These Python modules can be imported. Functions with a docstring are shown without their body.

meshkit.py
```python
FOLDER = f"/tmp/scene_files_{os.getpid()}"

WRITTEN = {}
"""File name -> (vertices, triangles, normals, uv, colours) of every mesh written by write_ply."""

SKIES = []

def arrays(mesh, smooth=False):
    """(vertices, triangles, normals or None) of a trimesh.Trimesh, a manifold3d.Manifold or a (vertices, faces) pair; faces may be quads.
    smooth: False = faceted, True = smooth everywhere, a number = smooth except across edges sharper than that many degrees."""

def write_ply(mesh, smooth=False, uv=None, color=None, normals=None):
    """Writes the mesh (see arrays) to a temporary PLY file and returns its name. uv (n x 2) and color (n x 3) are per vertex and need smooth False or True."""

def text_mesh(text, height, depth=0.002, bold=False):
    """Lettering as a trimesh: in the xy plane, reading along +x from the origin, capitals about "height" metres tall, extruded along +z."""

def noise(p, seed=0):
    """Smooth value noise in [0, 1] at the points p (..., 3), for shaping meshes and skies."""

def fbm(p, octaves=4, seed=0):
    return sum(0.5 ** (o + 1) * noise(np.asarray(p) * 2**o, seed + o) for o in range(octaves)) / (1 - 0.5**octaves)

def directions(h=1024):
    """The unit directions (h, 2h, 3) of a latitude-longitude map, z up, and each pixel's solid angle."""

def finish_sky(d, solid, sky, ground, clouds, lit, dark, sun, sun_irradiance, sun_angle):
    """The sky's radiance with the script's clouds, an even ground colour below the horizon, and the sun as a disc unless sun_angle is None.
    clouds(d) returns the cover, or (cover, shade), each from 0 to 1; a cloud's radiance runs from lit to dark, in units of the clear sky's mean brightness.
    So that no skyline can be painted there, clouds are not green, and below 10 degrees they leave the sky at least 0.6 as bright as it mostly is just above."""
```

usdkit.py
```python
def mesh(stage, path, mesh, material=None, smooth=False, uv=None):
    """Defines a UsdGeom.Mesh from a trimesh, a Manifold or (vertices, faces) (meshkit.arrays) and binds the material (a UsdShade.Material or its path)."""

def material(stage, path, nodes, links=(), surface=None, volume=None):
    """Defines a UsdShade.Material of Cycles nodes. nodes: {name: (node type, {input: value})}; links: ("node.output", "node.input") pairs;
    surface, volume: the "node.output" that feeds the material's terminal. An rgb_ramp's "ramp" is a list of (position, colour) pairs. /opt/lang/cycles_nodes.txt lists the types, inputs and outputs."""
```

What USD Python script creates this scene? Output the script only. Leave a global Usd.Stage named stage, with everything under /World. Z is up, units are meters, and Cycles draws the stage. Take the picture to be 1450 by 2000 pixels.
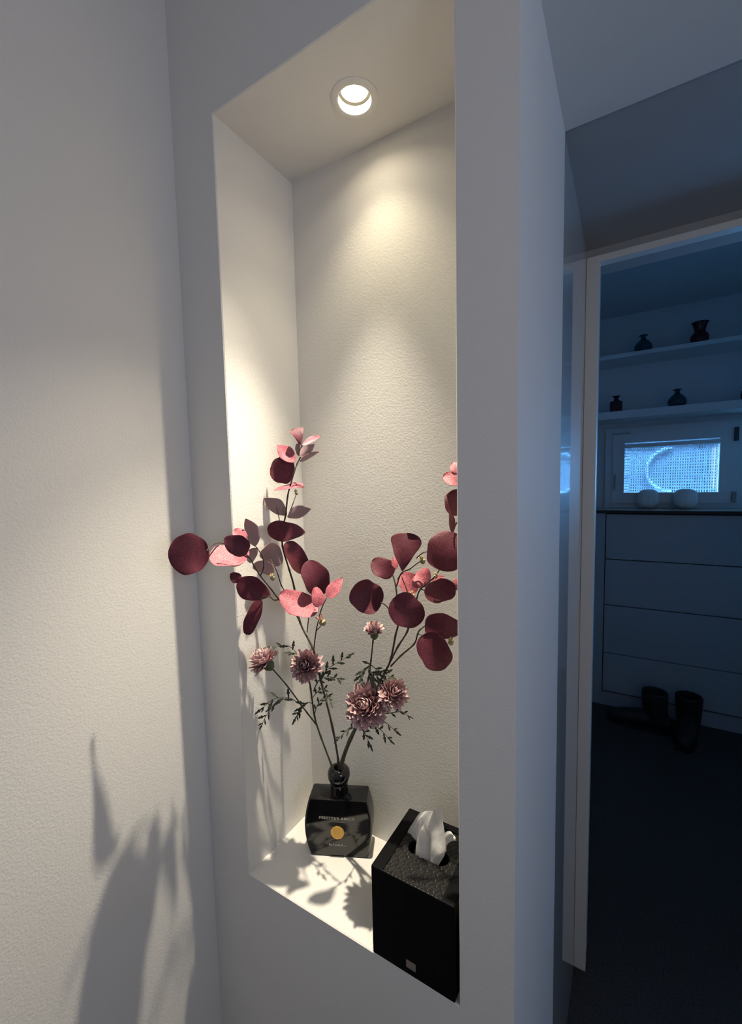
import math, random
import numpy as np
import trimesh
import manifold3d as m3
from shapely.geometry import Polygon, Point
import usdkit, meshkit
from pxr import Usd, UsdGeom, UsdLux, UsdShade, Gf, Sdf, Vt

stage = Usd.Stage.CreateInMemory()
UsdGeom.SetStageUpAxis(stage, UsdGeom.Tokens.z)
UsdGeom.SetStageMetersPerUnit(stage, 1.0)
UsdGeom.Xform.Define(stage, '/World')
UsdGeom.Scope.Define(stage, '/World/Looks')
rng = random.Random(7)

# ------------------------------------------------------------------ camera
S, ZF = 0.9, -2.369               # plan units -> model units; ZF = floor height in plan units (camera at 0)
K = 0.745                         # model units -> metres (eye height about 1.6 m, ceiling about 2.25 m)
FARK = 1.5345                     # size of the far room's plan against the niche's plan
far_plan = False
def W(x, y, z):
    if far_plan:
        x, y, z = FARK * x, FARK * (y + 0.81) - 0.81, FARK * z
    return np.array([S * x, S * y, S * (z - ZF)])
FPX, CX, CY = 830.2011, 733.842, 1018.1537
cam = UsdGeom.Camera.Define(stage, '/World/camera')
cam.CreateHorizontalApertureAttr(36.0)
cam.CreateVerticalApertureAttr(36.0 * 2000 / 1450)
cam.CreateFocalLengthAttr(FPX * 36.0 / 1450)
cam.CreateHorizontalApertureOffsetAttr((725 - CX) * 36.0 / 1450)
cam.CreateVerticalApertureOffsetAttr((CY - 1000) * 36.0 / 1450)
cam.CreateClippingRangeAttr(Gf.Vec2f(0.02, 100))
r_, u_, f_ = ((0.8590790659436192, 0.5114121979825225, -0.020993384961080736),
              (-0.02344394541492901, 0.08028753945076329, 0.9964960072335082),
              (-0.5113057205633639, 0.855576691339606, -0.08096286405230432))
p_ = K * W(0, -0.81, 0)
cam.AddTransformOp().Set(Gf.Matrix4d(*r_, 0, *u_, 0, *[-c for c in f_], 0, *map(float, p_), 1))
cam.CreateExposureAttr(0.0)

# ------------------------------------------------------------------ lights (daylight at the windows; the niche lamp is built with its fitting)
def rect_light(name, pos, rot, w, h, color, intensity):
    L = UsdLux.RectLight.Define(stage, '/World/' + name)
    L.CreateWidthAttr(w * K); L.CreateHeightAttr(h * K); L.CreateColorAttr(Gf.Vec3f(*color)); L.CreateIntensityAttr(intensity)
    L.AddTranslateOp().Set(Gf.Vec3d(*map(float, pos * K))); L.AddRotateXYZOp().Set(Gf.Vec3f(*rot))
    return L
# daylight at the window in the right-hand wall of the hall
rect_light('daylight_right', W(1.56, -1.2, 0.25), (90, 0, 90), 0.9, 0.9, (0.80, 0.83, 1.0), 5.3)
far_plan = True
# daylight falling into the light well outside the small window of the far room (light looks down)
rect_light('daylight_well', W(0.22, 3.14, 1.0), (0, 0, 0), 1.0 * FARK, 0.5 * FARK, (0.16, 0.48, 1.0), 200)
# daylight at the second small window of the far room, right of the picture
rect_light('daylight_far', W(1.0, 2.90, 0.09), (-90, 0, 0), 0.50 * FARK, 0.30 * FARK, (0.13, 0.46, 1.0), 38)
far_plan = False

# ------------------------------------------------------------------ materials
def mat(name, nodes, links=(), surface='p.BSDF'):
    return usdkit.material(stage, '/World/Looks/' + name, nodes, links, surface=surface)
def plain(name, color, rough=0.5, bump=0, scale=80, **kw):
    nodes = {'p': ('principled_bsdf', {'base_color': color, 'roughness': rough, **kw})}
    links = []
    if bump:
        nodes['g'] = ('geometry', {})
        nodes['n'] = ('noise_texture', {'scale': scale / K, 'detail': 3.0, 'roughness': 0.6})
        nodes['b'] = ('bump', {'strength': bump, 'distance': 0.004 * K})
        links = [('g.position', 'n.vector'), ('n.fac', 'b.height'), ('b.normal', 'p.normal')]
    return mat(name, nodes, links)
M = {}
M['wall'] = plain('wall_plaster', (0.80, 0.785, 0.75), 0.75, 0.21, 185, specular_ior_level=0.3)
M['wall_smooth'] = plain('smooth_plaster', (0.80, 0.785, 0.75), 0.7, 0.12, 60, specular_ior_level=0.3)
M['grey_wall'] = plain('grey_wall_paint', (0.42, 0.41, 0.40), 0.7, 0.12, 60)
M['ceiling'] = plain('ceiling_paint', (0.78, 0.78, 0.77), 0.8, 0.15, 60)
M['far_wall'] = plain('far_wall_paint', (0.72, 0.74, 0.76), 0.7, 0.1, 60)
M['lacquer'] = plain('white_lacquer', (0.56, 0.55, 0.53), 0.5, coat_weight=1.0, coat_roughness=0.035)
M['satin'] = plain('satin_white', (0.88, 0.85, 0.80), 0.4)
M['pvc'] = plain('window_plastic', (0.75, 0.77, 0.78), 0.3)
M['concrete'] = plain('well_concrete', (0.008, 0.010, 0.013), 0.9, 0.4, 30)
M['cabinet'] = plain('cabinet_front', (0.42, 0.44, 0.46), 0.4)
M['gap'] = plain('dark_gap', (0.03, 0.03, 0.03), 0.8)
M['counter'] = mat('dark_wood', {
    'g': ('geometry', {}), 'm': ('mapping', {'scale': (2.0, 30.0, 30.0)}), 'n': ('noise_texture', {'scale': 4.0, 'detail': 5.0}),
    'r': ('rgb_ramp', {'ramp': [(0.3, (0.36, 0.29, 0.22)), (0.7, (0.52, 0.43, 0.34))]}),
    'p': ('principled_bsdf', {'roughness': 0.33, 'coat_weight': 0.5, 'coat_roughness': 0.25})},
    [('g.position', 'm.vector'), ('m.vector', 'n.vector'), ('n.fac', 'r.fac'), ('r.color', 'p.base_color')])
M['edge_wood'] = plain('dark_edge', (0.012, 0.009, 0.008), 0.5)
M['floor'] = mat('dark_carpet', {
    'g': ('geometry', {}), 'n': ('noise_texture', {'scale': 180.0, 'detail': 4.0}),
    'r': ('rgb_ramp', {'ramp': [(0.3, (0.028, 0.023, 0.018)), (0.7, (0.07, 0.058, 0.047))]}),
    'b': ('bump', {'strength': 0.5, 'distance': 0.004}), 'p': ('principled_bsdf', {'roughness': 0.8})},
    [('g.position', 'n.vector'), ('n.fac', 'r.fac'), ('r.color', 'p.base_color'), ('n.fac', 'b.height'), ('b.normal', 'p.normal')])
M['ceramic'] = plain('black_gloss', (0.006, 0.006, 0.007), 0.07, specular_ior_level=0.6)
M['gold'] = plain('gold_foil', (0.85, 0.52, 0.12), 0.42, 0.35, 400, metallic=0.35)
M['ink'] = plain('pale_print', (0.75, 0.70, 0.62), 0.4)
M['leather'] = plain('black_leather', (0.006, 0.0055, 0.0055), 0.36, 0.15, 300, specular_ior_level=0.4)
M['smooth_black'] = plain('black_trim', (0.004, 0.004, 0.0045), 0.5, specular_ior_level=0.08)
M['tan'] = plain('tan_metal', (0.30, 0.25, 0.21), 0.4, metallic=0.2)
M['boot'] = plain('black_boot', (0.012, 0.011, 0.011), 0.6)
M['sole'] = plain('black_sole', (0.008, 0.008, 0.008), 0.8)
M['stone'] = plain('white_stone', (0.88, 0.85, 0.80), 0.7, 0.2, 60)
M['grey_metal'] = plain('grey_fitting', (0.30, 0.31, 0.33), 0.35, metallic=0.4)
M['dark_fitting'] = plain('dark_fitting', (0.06, 0.065, 0.075), 0.4)
M['white_metal'] = plain('white_trim', (0.80, 0.78, 0.74), 0.35)
M['chrome'] = plain('lamp_ring', (0.75, 0.72, 0.66), 0.22, metallic=0.85)
M['ring'] = plain('lamp_clip_ring', (0.014, 0.012, 0.010), 0.5)
M['teal_glass'] = mat('teal_glass', {'p': ('principled_bsdf', {'base_color': (0.05, 0.20, 0.24), 'roughness': 0.06, 'transmission_weight': 0.75, 'ior': 1.45})})
M['red_glass'] = mat('wine_glass', {'p': ('principled_bsdf', {'base_color': (0.10, 0.012, 0.03), 'roughness': 0.08, 'transmission_weight': 0.5, 'ior': 1.45})})
M['pane'] = mat('pane_glass', {'t': ('transparent_bsdf', {'color': (0.95, 0.98, 1.0)}), 'gl': ('glossy_bsdf', {'roughness': 0.02}), 'f': ('fresnel', {'IOR': 1.45}), 'x': ('mix_closure', {})},
    [('f.fac', 'x.fac'), ('t.BSDF', 'x.closure1'), ('gl.BSDF', 'x.closure2')], surface='x.closure')
M['bulb'] = mat('bulb_glow', {'e': ('emission', {'color': (1.0, 0.86, 0.62), 'strength': 80})}, surface='e.emission')
def cloth(name, color, trans, tcol, rough=0.8, bump=0, scale=100):
    nodes = {'p': ('principled_bsdf', {'base_color': color, 'roughness': rough}), 't': ('translucent_bsdf', {'color': tcol}), 'x': ('mix_closure', {'fac': trans})}
    links = [('p.BSDF', 'x.closure1'), ('t.BSDF', 'x.closure2')]
    if bump:
        nodes['g'] = ('geometry', {}); nodes['n'] = ('noise_texture', {'scale': scale / K, 'detail': 3.0}); nodes['b'] = ('bump', {'strength': bump, 'distance': 0.003 * K})
        links += [('g.position', 'n.vector'), ('n.fac', 'b.height'), ('b.normal', 'p.normal')]
    return mat(name, nodes, links, surface='x.closure')
M['tissue'] = cloth('tissue_paper', (0.92, 0.92, 0.91), 0.45, (0.93, 0.92, 0.9), 0.9, 0.25, 160)
M['net'] = cloth('white_net', (0.80, 0.82, 0.84), 0.5, (0.8, 0.82, 0.84))
def two_sided(name, upper_a, upper_b, under, trans, tcol, cells):
    """upper / under colours chosen by the mesh's own 'side' primvar, with a mottle of fine pale veins on the upper side"""
    scale = cells / K
    return mat(name, {
        'a': ('attribute', {'attribute': 'side'}), 'o': ('geometry', {}),
        'v': ('voronoi_texture', {'feature': 'distance_to_edge', 'scale': scale}), 'n': ('noise_texture', {'scale': scale * 0.6, 'detail': 4.0}),
        'nv': ('noise_texture', {'scale': scale * 2.2, 'detail': 2.0}),
        'r': ('rgb_ramp', {'ramp': [(0.0, upper_b), (0.16, upper_a), (1.0, upper_a)]}),
        'r2': ('rgb_ramp', {'ramp': [(0.3, (0.72, 0.62, 0.68)), (0.7, (1.15, 1.1, 1.1))]}),
        'mm': ('mix', {'mix_type': 'multiply', 'fac': 1.0}), 'mx': ('mix', {'mix_type': 'mix', 'color2': under}),
        'p': ('principled_bsdf', {'roughness': 0.45, 'specular_ior_level': 0.35, 'sheen_weight': 0.10, 'sheen_roughness': 0.4, 'sheen_tint': (1.0, 0.72, 0.76)}),
        'b': ('bump', {'strength': 0.45, 'distance': 0.0015}),
        't': ('translucent_bsdf', {'color': tcol}), 'x': ('mix_closure', {'fac': trans})},
        [('o.position', 'v.vector'), ('o.position', 'n.vector'), ('o.position', 'nv.vector'), ('v.distance', 'r.fac'), ('n.fac', 'r2.fac'), ('r.color', 'mm.color1'), ('r2.color', 'mm.color2'),
         ('mm.color', 'mx.color1'), ('a.fac', 'mx.fac'), ('mx.color', 'p.base_color'), ('nv.fac', 'b.height'), ('b.normal', 'p.normal'),
         ('p.BSDF', 'x.closure1'), ('t.BSDF', 'x.closure2')], surface='x.closure')
M['euc'] = two_sided('eucalyptus_leaf', (0.110, 0.018, 0.033), (0.135, 0.026, 0.043), (0.40, 0.27, 0.275), 0.08, (0.36, 0.04, 0.06), 300.0)
M['euc_lit'] = two_sided('eucalyptus_leaf_lit', (0.50, 0.16, 0.19), (0.36, 0.075, 0.105), (0.40, 0.27, 0.275), 0.12, (0.5, 0.12, 0.13), 215.0)  # lit copy of the maroon leaf: lamp light on upturned leaves put into colour
M['petal'] = mat('mum_petal', {
    'a': ('attribute', {'attribute': 'side'}), 'r': ('rgb_ramp', {'ramp': [(0.0, (0.24, 0.08, 0.11)), (0.5, (0.50, 0.26, 0.28)), (1.0, (0.78, 0.56, 0.54))]}),
    'p': ('principled_bsdf', {'roughness': 0.7}), 't': ('translucent_bsdf', {'color': (0.5, 0.25, 0.27)}), 'x': ('mix_closure', {'fac': 0.15})},
    [('a.fac', 'r.fac'), ('r.color', 'p.base_color'), ('p.BSDF', 'x.closure1'), ('t.BSDF', 'x.closure2')], surface='x.closure')
M['green'] = cloth('fern_green', (0.050, 0.060, 0.038), 0.15, (0.08, 0.12, 0.05), 0.55)
M['stem'] = plain('dark_stem', (0.050, 0.034, 0.026), 0.55, 0.3, 200)
M['green_stem'] = plain('green_stem', (0.050, 0.055, 0.028), 0.5, 0.3, 200)
M['bud'] = plain('bud', (0.30, 0.27, 0.14), 0.6)
M['bud_pink'] = plain('bud_pink', (0.70, 0.42, 0.36), 0.6)
M['bud_tip'] = plain('bud_tip', (0.62, 0.50, 0.26), 0.6)
M['calyx'] = plain('calyx', (0.07, 0.09, 0.04), 0.6)

# ------------------------------------------------------------------ helpers
used = {}
def numbered(parent, name):
    k = used.get((parent, name), 0); used[(parent, name)] = k + 1
    return parent + '/' + (name if k == 0 else f'{name}_{k:03d}')
def tag(prim, label=None, category=None, group=None, kind=None):
    for k, v in (('label', label), ('category', category), ('group', group), ('kind', kind)):
        if v: prim.SetCustomDataByKey(k, v)
    return prim
def thing(name, loc=(0, 0, 0), rz=0, label=None, category=None, group=None, kind=None):
    x = UsdGeom.Xform.Define(stage, numbered('/World', name))
    x.AddTranslateOp().Set(Gf.Vec3d(*map(float, np.asarray(loc, float) * K)))
    if rz: x.AddRotateZOp().Set(float(rz))
    return tag(x.GetPrim(), label, category, group, kind)
def obj(name, mesh, m, parent=None, smooth=30, label=None, category=None, group=None, kind=None, side=None):
    par = '/World' if parent is None else str(parent.GetPath())
    v, f, _ = meshkit.arrays(mesh)
    g = usdkit.mesh(stage, numbered(par, name), trimesh.Trimesh(np.asarray(v) * K, f, process=False), M[m], smooth)
    if side is not None:
        UsdGeom.PrimvarsAPI(g).CreatePrimvar('side', Sdf.ValueTypeNames.FloatArray, 'vertex').Set(Vt.FloatArray.FromNumpy(np.asarray(side, np.float32)))
    return tag(g.GetPrim(), label, category, group, kind)
def box(a, b, r=0):
    a, b = np.minimum(a, b), np.maximum(a, b)
    if r:
        hull = [m3.Manifold.sphere(r, 12).translate((x, y, z)) for x in (a[0] + r, b[0] - r) for y in (a[1] + r, b[1] - r) for z in (a[2] + r, b[2] - r)]
        return m3.Manifold.batch_hull(hull)
    return m3.Manifold.cube(tuple((b - a).tolist())).translate(tuple(a.tolist()))
def gb(x0, x1, y0, y1, z0, z1, r=0):      # a box in plan units
    return box(W(x0, y0, z0), W(x1, y1, z1), r)
def lathe(profile, n=48):
    return trimesh.creation.revolve(np.array(profile, float), sections=n)
def tube(pts, r, taper=0.75, sides=8, sub=5, jitter=0.0, seed=0):
    """a swept round stem through the points (Catmull-Rom), thinner towards its end, with small nodes"""
    P = np.array(pts, float); Q = np.vstack([2 * P[0] - P[1], P, 2 * P[-1] - P[-2]])
    out = []
    for i in range(1, len(Q) - 2):
        for t in np.linspace(0, 1, sub, endpoint=False):
            a, b, c, d = Q[i - 1], Q[i], Q[i + 1], Q[i + 2]
            out.append(0.5 * (2 * b + (c - a) * t + (2 * a - 5 * b + 4 * c - d) * t * t + (3 * b - a - 3 * c + d) * t ** 3))
    out.append(P[-1]); C = np.array(out); n = len(C)
    T = np.gradient(C, axis=0); T /= np.linalg.norm(T, axis=1, keepdims=True)
    u = np.cross(T[0], (0.3, 0.9, 0.2)); u /= np.linalg.norm(u)
    v, f = [], []
    rr = np.random.default_rng(seed)
    for i in range(n):
        u = u - T[i] * (u @ T[i]); u /= np.linalg.norm(u); w = np.cross(T[i], u)
        rad = r * (1 - (1 - taper) * i / (n - 1)) * (1 + 0.25 * (i % sub == 0) * (0 < i < n - 1)) * (1 + jitter * rr.standard_normal())
        for k in range(sides):
            a = 2 * math.pi * k / sides; v.append(C[i] + rad * (math.cos(a) * u + math.sin(a) * w))
    for i in range(n - 1):
        for k in range(sides):
            a, b = i * sides + k, i * sides + (k + 1) % sides
            f += [(a, b, b + sides), (a, b + sides, a + sides)]
    v += [C[0], C[-1]]
    for k in range(sides):
        f += [(n * sides, (k + 1) % sides, k), (n * sides + 1, (n - 1) * sides + k, (n - 1) * sides + (k + 1) % sides)]
    return trimesh.Trimesh(np.array(v), np.array(f), process=False)
def cat(*ms):
    out = []
    for x in ms:
        v, f, _ = meshkit.arrays(x); out.append(trimesh.Trimesh(v, f, process=False))
    return trimesh.util.concatenate(out)
def shell(G, N, th):
    """a closed thin solid from a grid of points G (a, b, 3) and normals; returns the mesh and the per-vertex side (0 upper, 1 under)"""
    a, b = G.shape[:2]
    top = (G + N * th / 2).reshape(-1, 3); bot = (G - N * th / 2).reshape(-1, 3); n = a * b
    f = []
    for i in range(a - 1):
        for j in range(b - 1):
            p, q, r, s = i * b + j, i * b + j + 1, (i + 1) * b + j + 1, (i + 1) * b + j
            f += [(p, q, r), (p, r, s), (n + p, n + r, n + q), (n + p, n + s, n + r)]
    rim = [i * b for i in range(a)] + [(a - 1) * b + j for j in range(1, b)] + [i * b + b - 1 for i in range(a - 2, -1, -1)] + [j for j in range(b - 2, 0, -1)]
    for k in range(len(rim)):
        p, q = rim[k], rim[(k + 1) % len(rim)]
        f += [(p, q, n + q), (p, n + q, n + p)]
    fn = np.cross(G[1, 0] - G[0, 0], G[0, 1] - G[0, 0]); 
    m = trimesh.Trimesh(np.vstack([top, bot]), np.array(f), process=False)
    mid = b // 2 + (a // 2) * b
    t = m.triangles[ (a // 2 * (b - 1) + b // 2) * 4 ]
    if np.cross(t[1] - t[0], t[2] - t[0]) @ N.reshape(-1, 3)[mid] < 0:
        m.invert()
    return m, np.r_[np.zeros(n), np.ones(n)]
def grid_normals(G):
    du = np.gradient(G, axis=0); dv = np.gradient(G, axis=1)
    N = np.cross(du, dv); return N / np.maximum(np.linalg.norm(N, axis=-1, keepdims=True), 1e-12)

# ------------------------------------------------------------------ the setting
XW, XL, XR, XP, XD = -1.1182, -0.95044, -0.29521, -0.17768, -0.08412
ZT, ZB, ZC, ZD = 0.97192, -1.14558, 0.97997, 0.62285
T, DN, YF, ZM = 0.56788, 0.30214, 2.78, 1.45
LX, LY = -0.6165, 0.163
YD, XJ = 1.3045, -0.1290          # plane of the door frame at the end of the passage; its inner edge
obj('floor', gb(-1.4, 2.7, -3.3, 5.2, ZF - 0.1, ZF), 'floor', kind='structure', label='dark floor running through the passage into the far room')
obj('ceiling', gb(-1.3, 1.75, -3.3, 0.02, ZM, ZM + 0.12), 'ceiling', kind='structure', label='white ceiling of the hall')
wall = gb(-1.3, 1.75, 0, T, ZF, ZM + 0.12)
ch = 0.0022
niche = gb(XL, XR, -0.01, DN, ZB, ZT) + m3.Manifold.batch_hull([gb(XL, XR, ch, ch + 0.001, ZB, ZT), gb(XL - ch, XR + ch, -0.001, 0, ZB - ch, ZT + ch)])
alcove = gb(XP, 1.5, -0.1, T + 0.1, ZF - 0.01, ZC)
hole = m3.Manifold.cylinder(0.30, 0.0395, 0.0395, 64).translate(tuple(W(LX, LY, ZT - 0.01)))
hole = hole ^ gb(-2, 2, -1, 1, ZT - 0.1, ZT + 0.13)
obj('wall_front', wall - niche - alcove - hole, 'wall', kind='structure', label='white plastered wall with a tall lit niche cut into it')
obj('wall_left', gb(XW - 0.15, XW, -3.3, 0.0, ZF, ZM), 'wall', kind='structure', label='white plastered side wall catching the flower shadows')
obj('wall_right', gb(1.5, 1.66, -3.3, 0, ZF, ZM) - gb(1.4, 1.7, -1.68, -0.72, -0.23, 0.73), 'wall_smooth', kind='structure')
obj('wall_rear', gb(-1.3, 1.66, -3.16, -3.0, ZF, ZM), 'wall_smooth', kind='structure')
# the passage behind the niche wall, ending at the door frame
obj('wall_passage', gb(XP - 0.2, XP - 0.003, T, YD + 0.1, ZF, ZC + 0.2), 'lacquer', kind='structure', label='grey-white glossy side of the passage reflecting the small window')
obj('wall_passage_right', gb(1.5, 1.66, T, YD + 0.1, ZF, ZC + 0.2), 'wall_smooth', kind='structure')
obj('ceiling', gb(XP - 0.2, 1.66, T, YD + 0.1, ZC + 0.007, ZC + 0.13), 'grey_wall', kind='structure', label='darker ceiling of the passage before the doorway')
XO = 1.23
d = thing('door_1', kind='structure', label='white frame of the doorway to the dark far room')
obj('jamb', gb(XP - 0.0025, XJ, YD - 0.004, YD + 0.045, ZF + 0.0005, 0.9557, 0.0015), 'satin', d, label='lighter vertical frame post')
obj('jamb', gb(XO, XO + 0.05, YD - 0.004, YD + 0.045, ZF + 0.0005, 0.9557, 0.0015), 'satin', d)
obj('head', gb(XP - 0.0025, XO + 0.05, YD - 0.003, YD + 0.045, 0.9290, 0.9560, 0.0015), 'satin', d, label='thin white frame head')
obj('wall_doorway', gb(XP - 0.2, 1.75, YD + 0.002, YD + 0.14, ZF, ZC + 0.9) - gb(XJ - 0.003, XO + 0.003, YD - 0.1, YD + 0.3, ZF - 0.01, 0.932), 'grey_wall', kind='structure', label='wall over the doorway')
def ring_y(x0, x1, z0, z1, t, y0, y1):      # a rectangular frame in a wall that faces y
    return gb(x0, x1, y0, y1, z0, z1) - gb(x0 + t, x1 - t, y0 - 0.1, y1 + 0.1, z0 + t, z1 - t)
w3 = thing('window_3', kind='structure', label='window in the right-hand wall of the hall')
obj('frame', gb(1.52, 1.6, -1.68, -0.72, -0.23, 0.73) - gb(1.4, 1.7, -1.64, -0.76, -0.19, 0.69), 'pvc', w3)
obj('pane', gb(1.575, 1.583, -1.65, -0.75, -0.2, 0.7), 'pane', w3, smooth=False)
obj('mullion', gb(1.54, 1.59, -1.22, -1.18, -0.19, 0.69), 'pvc', w3)
# the far room beyond the doorway (its own plan scale from here on)
far_plan = True
YA = 0.66
obj('wall_far', gb(-0.75, 1.75, YF, YF + 0.18, ZF / FARK, 1.25) - gb(-0.075, 0.525, YF - 0.1, YF + 0.3, -0.115, 0.28) - gb(0.70, 1.30, YF - 0.1, YF + 0.3, -0.115, 0.28), 'far_wall', kind='structure', label='pale wall of the far room around the small window')
obj('wall_far_left', gb(-0.75, -0.6, YA, YF, ZF / FARK, 1.25), 'far_wall', kind='structure')
obj('wall_far_right', gb(1.6, 1.75, YA, YF, ZF / FARK, 1.25), 'far_wall', kind='structure')
obj('wall_far_near', gb(-0.75, -0.11, YA - 0.03, YA + 0.03, ZF / FARK, 1.25), 'far_wall', kind='structure')
obj('ceiling', gb(-0.75, 1.75, YA - 0.03, 3.0, 1.17, 1.29), 'far_wall', kind='structure', label='ceiling of the far room')
obj('wall_well', (gb(-0.55, 1.0, YF + 0.18, 3.75, -0.6, 1.1) - gb(-0.45, 0.9, YF + 0.1, 3.6, -0.5, 1.2)), 'concrete', kind='structure', label='dark concrete light well outside the small window')

# the small window of the far room
w1 = thing('window_1', kind='structure', label='small white tilt window over the dark counter in the far room')
obj('frame', ring_y(-0.155, 0.625, -0.187, 0.381, 0.05, YF - 0.035, YF + 0.02), 'pvc', w1)
obj('sash', ring_y(-0.108, 0.575, -0.155, 0.345, 0.068, YF - 0.052, YF + 0.012), 'pvc', w1)
obj('glazing_bead', ring_y(-0.046, 0.513, -0.093, 0.283, 0.012, YF - 0.060, YF - 0.045), 'pvc', w1)
obj('blind_rail', gb(-0.036, 0.503, YF - 0.066, YF - 0.05, 0.236, 0.262, 0.003), 'pvc', w1)
obj('pane', gb(-0.04, 0.507, YF - 0.022, YF - 0.016, -0.087, 0.277), 'pane', w1, smooth=False)
hd = obj('handle', gb(-0.096, -0.084, YF - 0.082, YF - 0.062, -0.058, 0.05, 0.004), 'grey_metal', w1)
obj('handle_plate', gb(-0.098, -0.082, YF - 0.062, YF - 0.052, -0.005, 0.07, 0.002), 'pvc', hd)
for z0, z1 in ((0.245, 0.33), (-0.15, -0.08)):
    obj('hinge', gb(0.568, 0.59, YF - 0.068, YF - 0.035, z0, z1, 0.004), 'dark_fitting' if z0 > 0 else 'grey_metal', w1)
obj('catch', gb(-0.105, 0.0, YF - 0.058, YF - 0.05, 0.335, 0.343), 'grey_metal', w1)
w4 = thing('window_2', kind='structure', label='second small window of the far room, right of the first')
obj('frame', ring_y(0.66, 1.38, -0.187, 0.381, 0.05, YF - 0.035, YF + 0.02), 'pvc', w4)
obj('sash', ring_y(0.69, 1.33, -0.155, 0.345, 0.06, YF - 0.052, YF + 0.012), 'pvc', w4)
obj('pane', gb(0.74, 1.28, YF - 0.022, YF - 0.016, -0.1, 0.29), 'pane', w4, smooth=False)
far_plan = False

# ------------------------------------------------------------------ niche lamp (fitting, bulb and its light)
la = thing('downlight', W(LX, LY, ZT), label='round white recessed spotlight shining in the ceiling of the niche', category='light')
RO, RI = 0.0545, 0.0375
obj('trim_ring', lathe([(RI, 0.0005), (RI, -0.0025), (RI + 0.004, -0.0042), (RO - 0.006, -0.0036), (RO, -0.0012), (RO, 0.0003)], 96), 'white_metal', la)
obj('housing', lathe([(RI, -0.0005), (RI, 0.062), (0.0, 0.062), (0.0, 0.064), (RI + 0.0015, 0.064), (RI + 0.0015, -0.0005)], 64), 'white_metal', la)
obj('retaining_ring', lathe([(0.0305, 0.0205), (0.0312, 0.0190), (0.0345, 0.0180), (0.0362, 0.0172), (0.0374, 0.0185), (0.0374, 0.0225), (0.0305, 0.0225), (0.0305, 0.0205)], 64), 'ring', la)
obj('reflector', lathe([(0.017, 0.056), (0.0300, 0.027), (0.0303, 0.0232), (0.0318, 0.0232), (0.0312, 0.028), (0.0185, 0.0565), (0.017, 0.056)], 64), 'chrome', la)
obj('bulb', lathe([(0.0, 0.0205), (0.015, 0.0210), (0.0255, 0.0222), (0.0298, 0.0245), (0.0285, 0.029), (0.0, 0.030)], 48), 'bulb', la)
def spot(name, z, half, soft, intensity, radius, color=(1.0, 0.89, 0.70), tilt=(0, 0)):
    L = UsdLux.SphereLight.Define(stage, str(la.GetPath()) + '/' + name)
    L.CreateRadiusAttr(radius * K); L.CreateIntensityAttr(intensity); L.CreateColorAttr(Gf.Vec3f(*color))
    sh = UsdLux.ShapingAPI.Apply(L.GetPrim()); sh.CreateShapingConeAngleAttr(half); sh.CreateShapingConeSoftnessAttr(soft)
    L.AddTranslateOp().Set(Gf.Vec3d(0, 0, z * K)); L.AddRotateXYZOp().Set(Gf.Vec3f(tilt[0], tilt[1], 0))
spot('beam', 0.010, 36, 1.0, 6900, 0.012, tilt=(-20, 1.5))
spot('core', 0.010, 28, 1.0, 23800, 0.012, tilt=(-11, 2))
spot('halo', 0.010, 47, 1.0, 1450, 0.012, (1.0, 0.86, 0.58), (-3, 0))

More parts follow.
